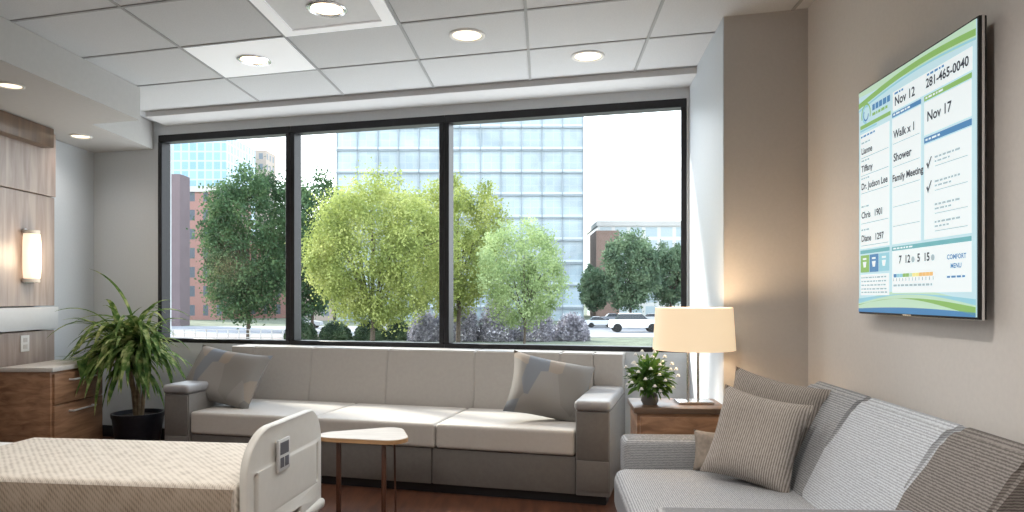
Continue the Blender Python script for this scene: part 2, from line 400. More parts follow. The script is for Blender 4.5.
# ------------------------------------------------------------------ recessed lights
def downlight(X,Y,z,panel,energy,r=.105,label='round recessed ceiling downlight'):
    e=empty('recessed_light',(X,Y,z),0,label,'ceiling light','ceiling downlights')
    top=0.0
    if panel:
        p=(X-.047*Y)/(1+.01255); q=Y+SL*p
        k=math.floor((p+.101)/.7); l=math.floor((q-3.69)/.6)
        p0=-.101+.7*k+.012; q0=3.69+.6*l+.012; p1=p0+.676; q1=q0+.576
        def quad(i): return [(a-X,b-Y) for a,b in (pq(p0+i,q0+i),pq(p1-i,q0+i),pq(p1-i,q1-i),pq(p0+i,q1-i))]
        prism('panel',quad(0),-.004,.001,M['panelglow'] if panel==1 else M['panelgray'],e); top=-.004
        if panel==2:
            O_=quad(.0); I_=quad(.07); bmf=bmesh.new()
            for i in range(4):
                j=(i+1)%4
                lo=[bmf.verts.new((x,y,-.012)) for x,y in (O_[i],O_[j],I_[j],I_[i])]; hi=[bmf.verts.new((x,y,-.0035)) for x,y in (O_[i],O_[j],I_[j],I_[i])]
                bmf.faces.new(lo); bmf.faces.new(hi[::-1])
                for k_ in range(4): bmf.faces.new((lo[k_],lo[(k_+1)%4],hi[(k_+1)%4],hi[k_]))
            finish(bmf,'panel_frame',M['panelglow'],e)
    rev('trim_ring',[(r,top+.001),(r,top-.006),(r*.92,top-.010),(r*.80,top-.006),(r*.78,top-.0005)],M['chrome'] if panel else M['outlet'],e,seg=36)
    rev('lens',[(0,top-.004),(r*.5,top-.0042),(r*.79,top-.002)],M['downlens'],e,seg=36)
    l=bpy.data.lights.new('bulb','SPOT'); l.energy=energy; l.color=(1,.94,.87); l.spot_size=math.radians(150); l.spot_blend=.8; l.shadow_soft_size=.08
    lo=bpy.data.objects.new('bulb',l); COL.objects.link(lo); lo.parent=e; lo.location=(0,0,-.03)
downlight(-.976,3.69,CEIL,2,32,label='round recessed ceiling downlight in a framed gray-white panel')
downlight(-1.655,4.49,CEIL,1,32,label='round recessed ceiling downlight in a white panel')
downlight(-.262,4.077,CEIL,0,32)
downlight(.481,4.433,CEIL,0,32)
downlight(-3.045,4.25,2.53,0,10,.075,'small round downlight in the dropped soffit')
downlight(-3.45,5.60,2.53,0,10,.08,'small round downlight in the dropped soffit')
for X,Y in ((-1.8,1.6),(.2,1.6),(-1.8,-.4),(.2,-.4)):
    downlight(X,Y,CEIL,0,112)  # unseen downlights behind the camera, added to brighten the room

# ------------------------------------------------------------------ window bench
B=empty('window_bench',(-2.448,4.929,0),-14.85,'long built-in gray upholstered window bench with storage base and solid arms','bench')
LEN=3.13; AW=.205
box('plinth',.03,LEN-.03,.05,.90,0,.06,M['black'],B)
for i,(a,b) in enumerate(((AW+.003,1.10),(1.105,2.0),(2.005,LEN-AW-.003))):
    box('base_panel',a,b,.015,.88,.06,.285,M['benchbase'],B,bev=.008)
cs=[AW+.003,1.15,2.03,LEN-AW-.003]
for i in range(3):
    rbox('seat_cushion',cs[i]+.003,cs[i+1]-.003,.0,.665,.29,.445,.020,M['benchseat'],B,bulge=.006,n=10)
seams=[AW,.729,1.371,2.06,2.69,LEN-AW]
for a,b in zip(seams,seams[1:]):
    profile_x('back_cushion',[(.672,.40),(.70,.60),(.735,.848),(.90,.848),(.90,.40)],a+.001,b-.001,M['benchback'],B,.008,3)
box('top_ledge',.0,LEN,.902,.945,.79,.848,M['benchback'],B,bev=.004)
for (a,b) in ((0,AW),(LEN-AW,LEN)):
    box('arm',a,b,.0,.895,.06,.565,M['bencharm'],B,bev=.008)
    rbox('arm_cap',a-.008,b+.008,-.02,.73,.566,.628,.026,M['armcap'],B,bulge=.005)
    box('arm_back',a,b,.735,.90,.566,.847,M['benchback'],B,bev=.008)
    box('arm_panel',a+.008,b-.008,-.008,.0,.09,.27,M['benchbase'],B,bev=.003)
    box('arm_panel',a+.008,b-.008,-.008,.0,.28,.555,M['benchbase'],B,bev=.003)
pillow('throw_pillow',.66,.44,.17,M['pillowpatch'],(-2.12,5.16,.655),(-30,6,-20),'gray patchwork throw pillow with slate and tan blocks, in bench corner',group='patchwork pillows on the bench',seed=1)
pillow('throw_pillow',.56,.44,.17,M['pillowpatch'],(.250,4.58,.645),(-30,12,2),'gray patchwork throw pillow with slate and tan blocks, against bench arm',group='patchwork pillows on the bench',seed=2)

# ------------------------------------------------------------------ striped sofa along right wall
S=empty('sofa',(.470,3.375,0),-92.69,'gray ribbed fabric sofa with reclined back cushions','sofa')
SLn=1.60
box('base',.02,SLn-.02,.06,.98,.07,.30,M['sofabrown'],S,bev=.01)
rbox('seat_cushion',.185,1.27,.0,.74,.28,.472,.05,M['sofaseat'],S,bulge=.010,n=12)
bp=[(.64,.40),(.685,.50),(.765,.66),(.868,.82),(.915,.858),(.965,.862),(1.0,.82),(1.0,.30),(.70,.30)]
profile_x('back_cushion',bp,.115,.64,M['sofamid'],S,.018,4)
profile_x('back_cushion',bp,.641,1.240,M['sofasunlit'],S,.018,4)
profile_x('back_cushion',bp,1.241,SLn,M['sofabrown'],S,.018,4)
rbox('arm',.0,.18,.05,.90,.10,.592,.03,M['sofamid'],S)
rbox('arm',1.275,1.47,.0,.86,.10,.628,.04,M['sofamid'],S)
for x in (.08,SLn-.1):
    for y in (.12,.92): box('leg',x-.025,x+.025,y-.025,y+.025,0,.075,M['legwood'],S)
pillow('throw_pillow',.37,.39,.16,M['pillowstripe'],(1.005,2.89,.660),(-22,9,-38),'taupe pinstriped throw pillow leaning on the sofa back',group='pillows on the sofa',seed=3)
pillow('throw_pillow',.42,.40,.13,M['pillowdark'],(1.120,3.05,.705),(-18,10,-40),'taupe striped throw pillow peeking above the front one',group='pillows on the sofa',seed=4)
pillow('throw_pillow',.20,.18,.09,M['pillowtan'],(.905,3.10,.562),(-14,0,-20),'small tan pillow tucked beside the sofa arm',group='pillows on the sofa',seed=5)

# ------------------------------------------------------------------ side table, lamp, bouquet
T=empty('side_table',(.60,3.44,0),-4,'dark walnut side table with a drawer next to the sofa','side table')
box('tabletop',0,.46,0,.345,.672,.70,M['wooddark'],T,bev=.004)
box('body',.015,.445,.015,.34,.30,.672,M['wooddrawer'],T,bev=.003)
box('drawer',.03,.43,.0,.016,.47,.655,M['wooddrawer'],T,bev=.003)
tube('handle',[(.17,-.018,.57),(.29,-.018,.57)],.005,M['satin'],T)
for x in (.035,.425):
    for y in (.035,.315): box('leg',x-.02,x+.02,y-.02,y+.02,0,.31,M['legwood'],T,bev=.002)
L=empty('table_lamp',(.935,3.60,.70),0,'brushed metal table lamp with cream drum shade, switched on','lamp')
box('base',-.09,.09,-.06,.06,0,.014,M['chrome'],L,bev=.003)
for x in (-.03,.022): tube('stem',[(x,0,.012),(x,0,.31)],.007,M['chrome'],L)
box('crossbar',-.04,.032,-.008,.008,.30,.315,M['chrome'],L,bev=.002)
rev('shade',[(.208,.275),(.194,.490),(.191,.490),(.205,.275)],M['shade'],L,seg=48,close=True)
rev('bulb',[(0,.33),(.02,.33),(.034,.365),(.03,.40),(0,.42)],M['bulb'],L,seg=16)
pl=bpy.data.lights.new('lamp_glow','POINT'); pl.energy=10; pl.color=(1,.76,.50); pl.shadow_soft_size=.06
po=bpy.data.objects.new('lamp_glow',pl); COL.objects.link(po); po.parent=L; po.location=(0,0,.42)

V=empty('flower_arrangement',(.700,3.56,.70),0,'small vase of white flowers with green leaves on side table','flowers')
rev('vase',[(0,0),(.035,0),(.045,.02),(.04,.05),(.03,.06),(.026,.06),(.035,.045)],M['vase'],V,seg=24)
def leafblade(bm,base,dirv,length,width,droop,nseg=6,mi=0,twist=0):
    base=Vector(base); d=Vector(dirv).normalized(); side=d.cross(Vector((0,0,1)))
    if side.length<.05: side=Vector((1,0,0))
    side.normalize(); side=Matrix.Rotation(twist,3,d)@side
    p=base.copy(); pts=[]
    for i in range(nseg+1):
        t=i/nseg; wv=width*(math.sin(math.pi*min(1,(t*.9+.12)))**.7)*.5*(1 if t<1 else .05)
        nrm=side.cross(d).normalized()
        pts.append((p+side*wv,p-nrm*wv*.35,p-side*wv))
        d=(d+Vector((0,0,-droop/nseg))).normalized(); p=p+d*length/nseg
    rows=[[bm.verts.new(q) for q in tri] for tri in pts]
    for A,Bb in zip(rows,rows[1:]):
        for k in (0,1):
            f=bm.faces.new((A[k],A[k+1],Bb[k+1],Bb[k])); f.material_index=mi
bm=bmesh.new()
for i in range(480):
    a=random.uniform(0,6.28); e=math.asin(random.uniform(-.75,1)); rr=random.uniform(.02,.105)
    c0=Vector((rr*math.cos(a)*math.cos(e),rr*math.sin(a)*math.cos(e),.135+rr*math.sin(e)))
    leafblade(bm,c0,(math.cos(a)*math.cos(e)+random.uniform(-.5,.5),math.sin(a)*math.cos(e)+random.uniform(-.5,.5),math.sin(e)+random.uniform(-.2,.5)),random.uniform(.035,.060),random.uniform(.014,.022),random.uniform(.2,1.2),4,twist=random.uniform(-.8,.8))
for i in range(14):
    a=i*.9; bmtube(bm,[(0,0,.04),(.03*math.cos(a),.03*math.sin(a),.10),(.07*math.cos(a),.07*math.sin(a),.15)],.002,5)
finish(bm,'foliage',M['leafsmall'],V,True,False)['label']='loose bunch of small green leaves'
for i in range(46):
    a=i*2.39996; zz=1-1.6*(i+.5)/46; e=math.asin(max(-1,min(1,zz))); R=random.uniform(.105,.145)
    c0=Vector((R*math.cos(a)*math.cos(e),R*math.sin(a)*math.cos(e),.140+R*math.sin(e)*.95))
    if c0.z<.04: c0.z=.04
    bm=bmesh.new()
    for k in range(5):
        t=k*2*math.pi/5
        dv=Vector((math.cos(t),math.sin(t),.4)); leafblade(bm,c0,dv,.015,.013,.8,3)
    bmesh.ops.create_icosphere(bm,subdivisions=2,radius=.0075,matrix=Matrix.Translation(c0+Vector((0,0,.003))))
    finish(bm,'flower',M['petal'],V,True,False)

# ------------------------------------------------------------------ display board
TVW=.822; TVH=.937
Yf=2.97
TV=empty('wall_display',(1.329+.047*Yf,Yf,1.176),-92.69,'thin wall-mounted portrait screen showing patient care information','screen')
box('housing',0,TVW,.003,.028,0,TVH,M['black'],TV,bev=.003)
box('mount',.25,.55,.028,.0585,.3,.65,M['bedframe'],TV)
box('side_trim',-.001,TVW+.001,.012,.020,-.001,TVH+.001,M['chrome'],TV)['label']='thin silver edge band'
def E(n,c,s=.84): return glow(n,c,s,tuple(x*.3 for x in c))
G=[E('screen_white',(.82,.89,.90)),E('screen_cyan',(.28,.58,.68)),E('screen_green',(.24,.46,.12)),E('screen_blue',(.06,.22,.45)),E('screen_ink',(.01,.015,.03)),
   E('screen_teal',(.14,.42,.46)),E('screen_orange',(.80,.48,.16)),E('screen_palegreen',(.50,.70,.53)),E('screen_line',(.36,.46,.50)),E('screen_yellow',(.85,.76,.28)),E('screen_paleblue',(.52,.72,.78))]
BZ=.008
SW=TVW-2*BZ; SH=TVH-2*BZ
box('screen',BZ,TVW-BZ,.0005,.004,BZ,TVH-BZ,G[10],TV)
bmG=bmesh.new()
def poly(pts,mi,layer=1):
    f=bmG.faces.new([bmG.verts.new((BZ+s*SW,-.0006*layer,BZ+(1-t)*SH)) for s,t in pts]); f.material_index=mi
def rect(s0,s1,t0,t1,mi,layer=1): poly([(s0,t1),(s1,t1),(s1,t0),(s0,t0)],mi,layer)
def txt(s,ss,tt,size,mi=4,layer=4,align='LEFT',bold=0):
    cu=bpy.data.curves.new('t','FONT'); cu.body=s; cu.size=size; cu.align_x=align; cu.align_y='CENTER'; cu.offset=bold; cu.resolution_u=3
    ob=bpy.data.objects.new('t',cu); COL.objects.link(ob); bpy.context.view_layer.update()
    dg=bpy.context.evaluated_depsgraph_get(); me=bpy.data.meshes.new_from_object(ob.evaluated_get(dg))
    x0=BZ+ss*SW; z0=BZ+(1-tt)*SH; y=-.0006*layer
    vs=[bmG.verts.new((x0+v.co.x,y,z0+v.co.y)) for v in me.vertices]
    for p in me.polygons:
        try:
            f=bmG.faces.new([vs[i] for i in p.vertices]); f.material_index=mi
        except ValueError: pass
    bpy.data.objects.remove(ob); bpy.data.curves.remove(cu); bpy.data.meshes.remove(me)
rg=random.Random(5)
def greek(s0,s1,t,h,mi,layer=4):
    """tiny unreadable print as short dashes"""
    s=s0
    while s<s1-.01:
        w=rg.uniform(.012,.035); e=min(s+w,s1); rect(s,e,t-h/2,t+h/2,mi,layer); s=e+.008
N=24
def band(f0,f1,mi,layer):
    for i in range(N):
        a=i/N; b=(i+1)/N
        poly([(a,f0(a)),(b,f0(b)),(b,f1(b)),(a,f1(a))],mi,layer)
band(lambda s:0,lambda s:.02+.05*s,7,1)
band(lambda s:.050-.035*math.sin(s*2.6),lambda s:.074-.035*math.sin(s*2.6),2,2)
band(lambda s:.080-.035*math.sin(s*2.6),lambda s:.088-.035*math.sin(s*2.6),1,2)
band(lambda s:.955-.05*math.sin(s*3.1),lambda s:1,7,1)
band(lambda s:.940-.02*math.sin(s*3.1),lambda s:.962-.04*math.sin(s*3.1),1,2)
band(lambda s:.967-.03*math.sin(s*3.1),lambda s:.984-.045*math.sin(s*3.1+.3),2,3)
band(lambda s:.985-.01*math.sin(s*3.1),lambda s:1,3,3)
for k in range(3):
    r0=.022+.011*k
    for i in range(11):
        a0=1.4*k+i*.35; a1=a0+.35
        c0,c1=.085,.115; w_=.008
        poly([(c0+r0*math.cos(a0),c1+r0*math.sin(a0)),(c0+r0*math.cos(a1),c1+r0*math.sin(a1)),(c0+(r0+w_)*math.cos(a1),c1+(r0+w_)*math.sin(a1)),(c0+(r0+w_)*math.cos(a0),c1+(r0+w_)*math.sin(a0))],(3,1,2)[k],3)
greek(.155,.335,.100,.026,3,3); greek(.155,.31,.130,.012,2,3)
rect(.02,.34,.155,.172,2,2); rect(.02,.20,.176,.184,1,2)
rect(.36,.98,.085,.165,0,2); txt('Nov 12',.38,.130,.048,bold=.001); txt('281-465-0040',.65,.128,.044,bold=.001)
greek(.38,.46,.096,.008,3); greek(.66,.80,.096,.008,3)
rect(.355,.61,.172,.190,3,2); rect(.635,.975,.172,.190,2,2)
greek(.37,.52,.181,.007,0,5); greek(.65,.80,.181,.007,0,5)
rect(.02,.33,.195,.715,0,2); rect(.355,.61,.195,.715,0,2); rect(.635,.975,.195,.32,0,2); rect(.635,.975,.355,.715,0,2)
rect(.635,.975,.328,.350,3,2); greek(.65,.76,.339,.007,0,5)
greek(.03,.20,.208,.008,3)
for t,s in ((.275,'Lianne'),(.355,'Tiffany'),(.435,'Dr. Judson Lee')): txt(s,.035,t,.037,bold=.0009)
txt('Chris   1901',.035,.565,.037,bold=.0009); txt('Diane   1297',.035,.67,.037,bold=.0009)
for t in (.237,.318,.398,.525,.63): greek(.035,.13,t,.007,8)
for t in (.303,.383,.463,.60,.70): rect(.03,.32,t,t+.003,8,3)
txt('Walk x 1',.37,.265,.042,bold=.001); txt('Shower',.37,.36,.042,bold=.001); txt('Family Meeting',.36,.445,.036,bold=.001)
for t in (.30,.395,.48,.56,.64): rect(.365,.60,t,t+.0025,8,3)
txt('Nov 17',.66,.255,.048,bold=.001)
def check(s,t):
    poly([(s,t),(s+.008,t-.006),(s+.018,t+.012),(s+.014,t+.022)],4,4); poly([(s+.014,t+.022),(s+.012,t+.010),(s+.038,t-.024),(s+.044,t-.022)],4,5)
check(.655,.43); check(.655,.52)
for t in (.415,.505,.59,.655):
    greek(.72,.90,t,.007,8); greek(.72,.84,t+.016,.006,8)
    rect(.72,.95,t+.032,t+.0345,8,3)
rect(.02,.33,.722,.738,5,2)
rect(.025,.12,.745,.822,2,3); rect(.125,.22,.745,.822,3,3); rect(.225,.328,.745,.822,1,3)
for cx_ in (.072,.172,.276):
    poly([(cx_-.02,.775),(cx_+.02,.775),(cx_+.012,.80),(cx_-.012,.80)],0,4); rect(cx_-.02,cx_+.02,.758,.766,0,4)
rect(.025,.328,.832,.925,0,3)
for t in (.846,.863,.880,.897,.912): greek(.035,.31,t,.006,8)
rect(.355,.975,.725,.915,0,2)
rect(.355,.975,.725,.742,5,3); greek(.37,.55,.7335,.006,0,5)
txt('7  12',.42,.782,.040,bold=.001); txt('5  15',.58,.782,.040,bold=.001)
for k in range(12): rect(.37+.028*k,.397+.028*k,.838,.852,(3,1,1,2,2,7,9,9,6,6,6,6)[k],3)
for k in range(13): rect(.369+.028*k,.372+.028*k,.855,.868,4,3)
greek(.37,.70,.885,.008,8)
for c0,c1 in ((.545,.785),(.705,.785)):
    poly([(c0+.014*math.cos(a*math.pi/5),c1+.012*math.sin(a*math.pi/5)) for a in range(10)],8,4)
txt('COMFORT',.81,.790,.022,3,4,bold=.0005); txt('MENU',.835,.822,.022,3,4,bold=.0005); greek(.81,.94,.860,.007,3)
gobj=finish(bmG,'screen_graphics',G,TV,False,False); gobj['label']='dated care board layout with schedule columns and names'
box('power_logo',.37,.43,-.0005,.003,.002,.006,M['chrome'],TV)

# ------------------------------------------------------------------ hospital bed
BD=empty('hospital_bed',(-1.085,2.76,0),-7,'hospital bed with cream plastic footboard, woven beige blanket','bed')
cu=bpy.data.curves.new('fb','CURVE'); cu.dimensions='2D'; cu.fill_mode='BOTH'; cu.extrude=.008; cu.bevel_depth=.009; cu.bevel_resolution=3
def spl(pts):
    s=cu.splines.new('POLY'); s.points.add(len(pts)-1)
    for p,q in zip(s.points,pts): p.co=(q[0],q[1],0,1)
    s.use_cyclic_u=True
def rrect(x0,x1,y0,y1,r,n=7,rt=None):
    P=[]
    for cx,cy,a0,rr in ((x1,y0,-90,r),(x1,y1,0,rt or r),(x0,y1,90,rt or r),(x0,y0,180,r)):
        sx=-1 if cx==x1 else 1; sy=-1 if cy==y1 else 1
        for i in range(n+1):
            a=math.radians(a0+90*i/n); P.append((cx+sx*rr+rr*math.cos(a),cy+sy*rr+rr*math.sin(a)))
    return P
FBW=.73
out=rrect(.0,FBW,.19,.690,.06,10,.16)
out=[(x,y+(.02*math.sin(math.pi*(x)/FBW) if y>.52 else 0)) for x,y in out]
spl(out); spl(rrect(.035,.075,.34,.54,.019,5)); spl(rrect(FBW-.075,FBW-.035,.34,.54,.019,5)); spl(rrect(.27,.46,.25,.295,.02,5))
ob=bpy.data.objects.new('fb',cu); COL.objects.link(ob); bpy.context.view_layer.update()
me=bpy.data.meshes.new_from_object(ob.evaluated_get(bpy.context.evaluated_depsgraph_get())); bpy.data.objects.remove(ob)
for v in me.vertices:
    x,y,z=v.co; v.co=(z+.03+.022*math.sin(math.pi*x/FBW),x,y)
me.materials.clear(); me.materials.append(M['bedplastic'])
for p in me.polygons: p.use_smooth=True
try: me.set_sharp_from_angle(angle=math.radians(40))
except Exception: pass
fb=bpy.data.objects.new('footboard',me); COL.objects.link(fb); fb.parent=BD
box('label_plate',.058,.0695,.22,.33,.50,.635,M['rail'],BD,bev=.001)['label']='gray instruction plate on the footboard'
bm=bmesh.new()
bmbox(bm,.069,.0708,.235,.315,.57,.622); bmbox(bm,.069,.0708,.235,.27,.515,.557); bmbox(bm,.069,.0708,.28,.315,.515,.557)
finish(bm,'plate_icons',M['icon'],BD)
box('bumper',.0,.07,-.005,.74,.20,.25,M['bedplastic'],BD,bev=.02,seg=3)
rbox('mattress',-2.1,-.01,.02,.73,.30,.490,.05,M['sheet'],BD)
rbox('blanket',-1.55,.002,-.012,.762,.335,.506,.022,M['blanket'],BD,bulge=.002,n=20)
bm=bmesh.new()
nx,nz=50,6
for side in (-1,1):
    rows=[]
    for i in range(nx+1):
        x=-1.55+1.54*i/nx; row=[]
        for j in range(nz+1):
            z=.488-.34*j/nz; o=(.0125 if j==0 else .026)+(.006*math.sin(x*19)+.003*math.sin(x*41+1))*j/nz
            y=(-.0-o) if side<0 else (.75+o)
            row.append(bm.verts.new((x,y,z)))
        rows.append(row)
    for A,C in zip(rows,rows[1:]):
        for j in range(nz): bm.faces.new((A[j],A[j+1],C[j+1],C[j]))
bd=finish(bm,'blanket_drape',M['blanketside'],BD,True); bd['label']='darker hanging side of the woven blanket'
box('deck',-2.1,-.02,.04,.71,.22,.30,M['bedframe'],BD,bev=.01)
box('headboard',-2.17,-2.12,.0,.75,.2,.85,M['bedplastic'],BD,bev=.03,seg=3)
for x in (-1.9,-.15):
    for y in (.1,.65):
        tube('leg',[(x,y,.10),(x,y,.24)],.02,M['bedframe'],BD)
        bm=bmesh.new(); bmesh.ops.create_cone(bm,cap_ends=True,segments=24,radius1=.055,radius2=.055,depth=.03,matrix=Matrix.Translation((x,y,.055))@Matrix.Rotation(math.pi/2,4,'X'))
        finish(bm,'caster',M['rubber'],BD,True)

# ------------------------------------------------------------------ bedside cabinet
D=empty('bedside_cabinet',(-3.565,4.86,0),0,'walnut bedside cabinet with gray top and two drawers','cabinet')
box('body',0,.36,.0,.61,.06,.722,M['wooddrawer'],D,bev=.003)
box('plinth',.02,.34,.02,.59,0,.06,M['black'],D)
box('countertop',-.0,.385,-.012,.622,.722,.752,M['counter'],D,bev=.004)
for z0,z1 in ((.49,.705),(.07,.48)):
    d=box('drawer',.36,.378,.02,.59,z0,z1,M['wooddrawer'],D,bev=.003)
    tube('handle',[(.378,.18,z1-.055),(.410,.18,z1-.055),(.410,.45,z1-.055),(.378,.45,z1-.055)],.007,M['satin'],d)

# ------------------------------------------------------------------ sconce, outlet
K=empty('wall_sconce',(-3.60,5.20,1.545),0,'frosted glass wall sconce with metal caps, glowing warm','wall light')
box('backplate',0,.015,-.05,.05,-.20,.20,M['chrome'],K,bev=.003)
bm=bmesh.new(); rows=[]
for j in range(13):
    z=-.165+.33*j/12; k_=1-.10*(abs(z)/.165)**4
    rows.append([bm.verts.new((.015+.075*k_*math.sin(math.pi*i/16),-.075*k_*math.cos(math.pi*i/16),z)) for i in range(17)])
for A,C in zip(rows,rows[1:]):
    for i in range(16): bm.faces.new((A[i],A[i+1],C[i+1],C[i]))
bm.faces.new(rows[0]); bm.faces.new(rows[-1])
finish(bm,'shade',M['sconce'],K,True)
for z0,z1 in ((-.195,-.166),(.166,.195)):
    prism('end_cap',[(.012,-.07)]+[(.012+.07*math.sin(math.pi*i/16),-.07*math.cos(math.pi*i/16)) for i in range(17)],z0,z1,M['counter'],K,bev=.004)
pl=bpy.data.lights.new('sconce_glow','POINT'); pl.energy=5; pl.color=(1,.78,.52); pl.shadow_soft_size=.1
po=bpy.data.objects.new('sconce_glow',pl); COL.objects.link(po); po.parent=K; po.location=(.16,0,0)
O=empty('electrical_outlet',(-3.60,5.17,.90),0,'white duplex electrical outlet on the wood paneling','outlet')
box('plate',.0,.006,-.045,.045,-.06,.06,M['outlet'],O,bev=.002)
for z in (-.025,.025): box('socket',.006,.008,-.02,.02,z-.016,z+.016,M['counter'],O)

# ------------------------------------------------------------------ small table
Tb=empty('accent_table',(-.83,3.96,0),-4,'small pale rounded-triangular accent table with maple edge and dark legs','table')
def rtri(off):
    """rounded triangle outline"""
    C=[(-.165,-.025),(.165,-.075),(.10,.115)]; r=.095+off; P=[]
    ang=[math.atan2(C[(i+1)%3][1]-C[i][1],C[(i+1)%3][0]-C[i][0]) for i in range(3)]
    for i in range(3):
        a0=ang[i-1]-math.pi/2; a1=ang[i]-math.pi/2
        while a1<a0: a1+=2*math.pi
        for k in range(13):
            a=a0+(a1-a0)*k/12; P.append((C[i][0]+r*math.cos(a),C[i][1]+r*math.sin(a)))
    return P
prism('edge_band',rtri(0),.446,.4665,M['tableedge'],Tb,bev=.002)
prism('tabletop',rtri(-.004),.4667,.470,M['tabletop'],Tb)
for x,y in ((-.14,-.04),(.125,-.07)):
    box('leg',x-.012,x+.012,y-.012,y+.012,0,.446,M['legwood'],Tb,bev=.003)
tube('leg',[(.155,.08,0),(.145,.09,.446)],.006,M['legwood'],Tb)['label']='thin dark rear leg'

# ------------------------------------------------------------------ dracaena
PL=(-2.98,5.58,0)
P=empty('potted_dracaena',PL,0,'potted dracaena with arching striped green leaves beside the window','potted plant')
rev('pot',[(0,0),(.13,0),(.15,.02),(.185,.28),(.195,.30),(.195,.325),(.178,.325),(.17,.29),(0,.285)],M['pot'],P,seg=36)
rev('soil',[(0,.300),(.172,.293)],M['soil'],P,seg=24)
heads=[]
for k,(dx,dy,h,bx,by) in enumerate(((.02,-.03,1.02,.0,-.04),(-.04,.0,.93,-.11,-.08),(.05,.0,.90,.09,-.08),(-.01,-.04,.80,-.02,-.12))):
    tube('cane',[(dx*.5,dy*.5,.295),(dx,dy,.5),(bx,by,h)],[.018,.016,.013],M['cane'],P)
    heads.append((bx,by,h))
bm=bmesh.new()
for (bx,by,h) in heads:
    for i in range(84):
        a=random.uniform(0,6.28); e=random.uniform(-.05,1.35); ln=random.uniform(.42,.68)
        if math.sin(a)>.3: ln*=.55
        if math.cos(a)>.3: ln*=.85
        leafblade(bm,(bx,by,h-random.uniform(0,.14)),(math.cos(a)*math.cos(e),math.sin(a)*math.cos(e),math.sin(e)+.25),ln,random.uniform(.030,.044),random.uniform(1.6,3.2),10,twist=random.uniform(-.3,.3))
for v in bm.verts:
    W=v.co+Vector(PL)
    lim=wy(W.x)-.03
    if W.y>lim: v.co.y-=W.y-lim
    if W.x<-3.15 and W.y<5.5 and W.z<.78: v.co.z+= .78-W.z
    if W.x>-2.42 and W.y>4.9 and W.z<.66: v.co.z+=.66-W.z
    if W.x<-3.55: v.co.x+= -3.55-W.x
finish(bm,'leaves',M['drac'],P,True,False)['label']='long arching green leaves with pale yellow margins'

# ------------------------------------------------------------------ exterior
GZ=-3.0
def pxX(u,Y): return (u-512)/700*Y
def pxZ(v,Y): return 1.25+(296-v)/700*Y
M['grass']=plain('lawn',dk((.17,.19,.13)),.95,var=.3,scale=.6)
M['asphalt']=plain('asphalt',dk((.33,.33,.35)),.9,var=.1,scale=.5)
M['walk']=plain('concrete_walk',dk((.60,.58,.56)),.9,var=.06,scale=.5)
M['brickpave']=facade('brick_paving',(.38,.20,.16),(.48,.40,.37),1.5,1.5,.08)
g=box('ground',-220,220,14,420,GZ-.5,GZ,M['grass']); g['kind']='structure'; g['label']='lawn and street level outside'; g['category']='ground'
tag(box('road',-150,150,76,97.9,GZ,GZ+.04,M['asphalt']),'gray asphalt street outside the windows','road')
tag(box('sidewalk',-18,150,71.5,75.9,GZ,GZ+.12,M['walk']),'pale concrete sidewalk along the street','sidewalk')
tag(box('brick_plaza',-36,-20,55,75.9,GZ,GZ+.08,M['brickpave']),'red brick paved plaza by the street','plaza')
tag(box('parking_lot',8,70,100,119,GZ,GZ+.03,M['asphalt']),'asphalt parking lot before the low building','parking lot')
wb=plain('trunk_bark',(.09,.07,.055),.9,var=.3,scale=4)
